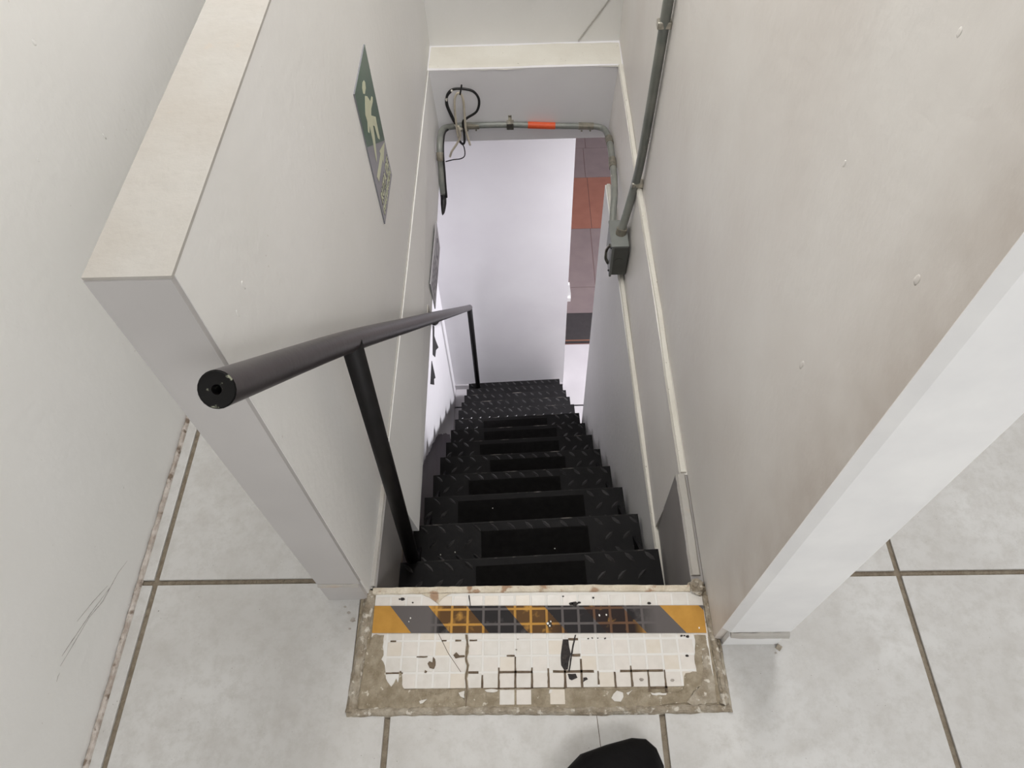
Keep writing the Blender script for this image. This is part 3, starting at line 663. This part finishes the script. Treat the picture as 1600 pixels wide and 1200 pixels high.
# grey notice at the slab edge
s2 = thing('notice_sign', 'small grey notice plate on the slab edge just above the handrail', 'sign', (-.30, 1.655, -.36))
yz('plate', [(1.522, -.345), (1.80, -.347), (1.815, -.238), (1.520, -.222)], -.3022, -.2990, 'sign2', s2)
yz('symbol_ring', [(1.763, -.262), (1.785, -.285), (1.765, -.318), (1.712, -.318), (1.695, -.285), (1.712, -.262)], -.2990, -.2986, 'sign2ink', s2)
yz('symbol_centre', [(1.752, -.274), (1.768, -.29), (1.752, -.306), (1.722, -.306), (1.71, -.29), (1.722, -.274)], -.2986, -.2983, 'sign2', s2)
yz('printed_bar', [(1.60, -.336), (1.685, -.336), (1.685, -.322), (1.60, -.322)], -.2990, -.2986, 'sign2ink', s2)
for j, zz in enumerate((-.255, -.28, -.305)):
    for i in range(5):
        y0 = 1.540+i*.029
        yz('printed_mark', [(y0, zz-.008), (y0+.02, zz-.008), (y0+.016, zz+.008), (y0+.003, zz+.008)], -.2990, -.2987, 'sign2ink', s2)

# ------------------------------------------------------------------ conduit along the beam
YB = SY1-.002
cd = thing('conduit', 'grey metal conduit running level across the beam and bending down at both sides', 'conduit', (0, YB, -.22))
cy_ = YB-.013
path = catmull([(-.299, 1.965, -.346), (-.299, 1.995, -.356), (-.299, 2.045, -.345), (-.299, 2.066, -.295), (-.299, 2.094, -.24), (-.299, 2.112, -.195), (-.299, 2.155, -.172), (-.300, 2.225, -.188), (-.295, 2.285, -.214),
    (-.272, cy_, -.222), (-.22, cy_, -.219), (-.05, cy_, -.220), (.1, cy_, -.229), (.22, cy_, -.235), (.268, cy_, -.238), (.299, cy_-.012, -.240), (.310, cy_-.07, -.226), (.3105, 2.15, -.206), (.3105, 2.05, -.200), (.307, 1.95, -.192), (.298, 1.85, -.175), (.288, 1.775, -.185), (.283, 1.700, -.200)], 7)
b = bmn(); tube(b, path[17:], .0115, 12); link('pipe', b, 'pipe', cd, smooth=True)
b = bmn(); tube(b, path[:18], .0100, 12, radii=[.001+.0098*min(1, k/12) for k in range(18)]); tag(link('pipe_end', b, 'cable_b', cd, smooth=True), label='black bent sleeve tapering to a point')
b = bmn(); tube(b, path[32:37], .0135, 12); cl = link('coupling', b, 'fitting', cd)
b = bmn(); tube(b, [p+Vector((.012, -.006, -.003)) for p in path[16:58]], .0038, 8); link('clipped_cable', b, 'cable_b', cd, smooth=True)
for x in (-.193, .235):
    b = bmn(); tube(b, [(x-.028, cy_, -.2198-.035*(x > 0)*.4), (x+.028, cy_, -.2205-.04*(x > 0)*.4)], .0128, 12); cl = link('coupling', b, 'fitting', cd)
    for dx in (-.016, .016):
        b = bmn(); bmesh.ops.create_icosphere(b, subdivisions=1, radius=.004, matrix=Matrix.Translation((x+dx, cy_-.007, -.235-.015*(x > 0)))); link('screw', b, 'fitting', cl)
b = bmn(); tube(b, [p for p in path if .008 < p.x < .122], .0124, 14); tag(link('orange_band', b, 'orange', cd), label='bright orange tape band')
b = bmn(); box(b, -.062, -.036, cy_-.012, YB, -.2335, -.2085); box(b, -.055, -.043, YB-.004, YB, -.2085, -.188); link('pipe_clamp', b, 'steel', cd)
for p, q in (((.310, 2.21, -.2185), (.3105, 2.165, -.2085)), ((.3105, 2.07, -.2015), (.309, 2.02, -.1985))):
    b = bmn(); tube(b, [p, q], .0138, 12); link('coupling', b, 'fitting', cd)

# loop of loose cables at the left end of the conduit
cb = thing('cable_loop', 'loose loop of black and ivory cables tied above the conduit bend', 'cable', (-.23, YB-.02, -.30))
yc = YB-.032
def cab(name, pts, r, m):
    b = bmn(); tube(b, catmull([(x, yc+dy, z) for x, dy, z in pts], 8), r, 8); return link(name, b, m, cb, smooth=True)
cab('cable', [(-.246, 0, -.215), (-.258, 0, -.17), (-.272, 0, -.12), (-.270, 0, -.08), (-.250, 0, -.056), (-.215, 0, -.053), (-.175, 0, -.065), (-.157, 0, -.10), (-.168, 0, -.145), (-.205, 0, -.172), (-.222, 0, -.19), (-.222, 0, -.235), (-.224, 0, -.275), (-.232, 0, -.285), (-.243, 0, -.272)], .0046, 'cable_b')
cab('spattered_cable', [(-.244, -.006, -.215), (-.262, -.006, -.16), (-.275, -.006, -.11), (-.268, -.006, -.075), (-.248, -.006, -.054)], .0044, 'cable_bw')
cab('ivory_cable', [(-.245, -.008, -.25), (-.247, -.008, -.20), (-.247, -.008, -.14), (-.243, -.008, -.09), (-.232, -.008, -.066), (-.220, -.008, -.068), (-.213, -.008, -.09), (-.213, -.008, -.15), (-.214, -.008, -.21), (-.209, -.008, -.25), (-.203, -.008, -.285)], .0042, 'cable_w')
cab('ivory_cable', [(-.236, -.010, -.215), (-.240, -.010, -.20), (-.236, -.010, -.24), (-.252, -.010, -.275), (-.275, -.010, -.31), (-.285, -.010, -.335)], .0042, 'cable_w')
cab('thin_wire', [(-.243, -.004, -.268), (-.228, -.004, -.295), (-.228, -.004, -.335), (-.245, -.004, -.35), (-.275, -.004, -.354), (-.305, -.004, -.362)], .0022, 'cable_b')
cab('cable_tie', [(-.222, -.012, -.068), (-.216, -.012, -.045), (-.213, -.012, -.030)], .003, 'cable_b')
b = bmn(); bmesh.ops.create_icosphere(b, subdivisions=2, radius=.009, matrix=Matrix.Translation((-.232, yc-.004, -.217))); link('connector', b, 'steel', cb)

# ------------------------------------------------------------------ switch box and its conduit on the right wall
rc = thing('conduit_riser', 'grey conduit coming down the right wall into the grey metal box', 'conduit', (.335, 1.62, 0))
b = bmn(); tube(b, catmull([(.337, 1.625, 1.4), (.337, 1.632, .8), (.336, 1.64, .55), (.336, 1.665, .25), (.334, 1.68, .09), (.329, 1.685, .01), (.316, 1.668, -.06), (.302, 1.648, -.12), (.297, 1.640, -.143)], 8), .0125, 14); link('pipe', b, 'pipe', rc, smooth=True)
for zz, yy in ((.525, 1.642), (.015, 1.685)):
    b = bmn(); box(b, .318, .352, yy-.012, yy+.012, zz-.010, zz+.008); link('pipe_clamp', b, 'steel', rc, bevel=.003)
b = bmn(); tube(b, [(.3005, 1.6455, -.126), (.297, 1.640, -.146)], .0165, 14); link('connector', b, 'fitting', rc)
BX = [(.266, .3205), (1.583, 1.70), (-.277, -.145)]
sb = thing('switch_box', 'grey metal electrical switch box on the right wall below the conduit', 'switch box', (.30, 1.73, BX[2][0]))
(x0, x1), (y0, y1), (z0, z1) = BX
b = bmn(); box(b, x0+.006, x1, y0+.004, y1-.004, z0+.004, z1); link('case', b, 'boxshade', sb, bevel=.002)
b = bmn(); box(b, x0, x0+.008, y0, y1, z0, z1+.002); cv = link('cover', b, 'box', sb, bevel=.002)
b = bmn(); box(b, x0-.002, x1-.002, y0+.001, y1, z1-.006, z1+.003); link('top_hood', b, 'box', sb, bevel=.002)
b = bmn(); tube(b, [((x0+x1)/2, y0+.0045, (z0+z1)/2), ((x0+x1)/2, y0+.0025, (z0+z1)/2)], .014, 20); link('knockout', b, 'boxshade', sb)
b = bmn(); tube(b, catmull([(x0-.002, y0+.03, z1-.02), (x0-.011, y0+.035, z1-.045), (x0-.011, y0+.035, z1-.08), (x0-.002, y0+.035, z1-.105)], 5), .005, 8); link('lever', b, 'steel', cv)
for z in (z1-.012, z0+.02):
    b = bmn(); bmesh.ops.create_icosphere(b, subdivisions=1, radius=.004, matrix=Matrix.Translation((x0-.001, y0+.010, z))); link('screw', b, 'cable_b', cv)

# ------------------------------------------------------------------ small things of the lower storey
def torn(pts, label):
    o = bmn(); prism(o, pts, -.5298, -.527, 'x'); x = link('torn_tape', o, 'cable_b'); tag(x, label, 'tape'); return x
torn([(2.531, -1.675), (2.559, -1.722), (2.509, -1.746), (2.526, -1.816), (2.564, -1.927), (2.479, -1.839), (2.425, -1.833), (2.38, -1.749)], 'upper of two black torn tape scraps on the lower wall left of the stairs')
torn([(2.32, -1.726), (2.32, -1.793), (2.321, -1.893), (2.28, -1.843), (2.257, -1.866), (2.177, -1.742)], 'lower of two black torn tape scraps on the lower wall left of the stairs')
b = bmn(); box(b, .30, .347, 3.72, 3.79, ZL, ZL+.04)
prism(b, [(.28, ZL+.04), (.350, ZL+.04), (.335, ZL+.17), (.28, ZL+.17)], 3.74, 3.77, 'y')
tag(link('folded_board', b, 'white_panel'), 'small white board standing on the pink paving beside the lower wall end', 'board')

# ------------------------------------------------------------------ photographer's boot
bt = thing('boot', 'black boot toe at the bottom edge of the floor below the doorsill', 'shoe', (.13, .02, 0))
def loft(secs, name, m):
    b = bmn(); rows = []
    for sec in secs: rows.append([b.verts.new(p) for p in sec])
    n = len(rows[0])
    for A, B in zip(rows, rows[1:]):
        for k in range(n): b.faces.new((A[k], A[(k+1) % n], B[(k+1) % n], B[k]))
    b.faces.new(rows[0][::-1]); b.faces.new(rows[-1]); return link(name, b, m, bt, smooth=True)
outl = [(.020, -.09), (.025, .02), (.035, .10), (.052, .145), (.080, .170), (.125, .184), (.172, .195), (.197, .193), (.214, .178), (.224, .150), (.222, .08), (.20, -.01), (.17, -.09), (.14, -.135), (.07, -.135), (.035, -.12)]
cx, cyb = .125, .03
def lvl(z, k, dx=0, dy=0): return [(cx+(x-cx)*k+dx, cyb+(y-cyb)*k+dy, z) for x, y in outl]
loft([lvl(0.001, .97), lvl(.012, 1.0), lvl(.022, 1.0)], 'sole', 'sole')
loft([lvl(.022, .975), lvl(.045, .985), lvl(.065, .95), lvl(.082, .86, 0, -.004), lvl(.095, .70, 0, -.012), lvl(.13, .48, -.005, -.045), lvl(.20, .44, -.008, -.055)], 'upper', 'boot')
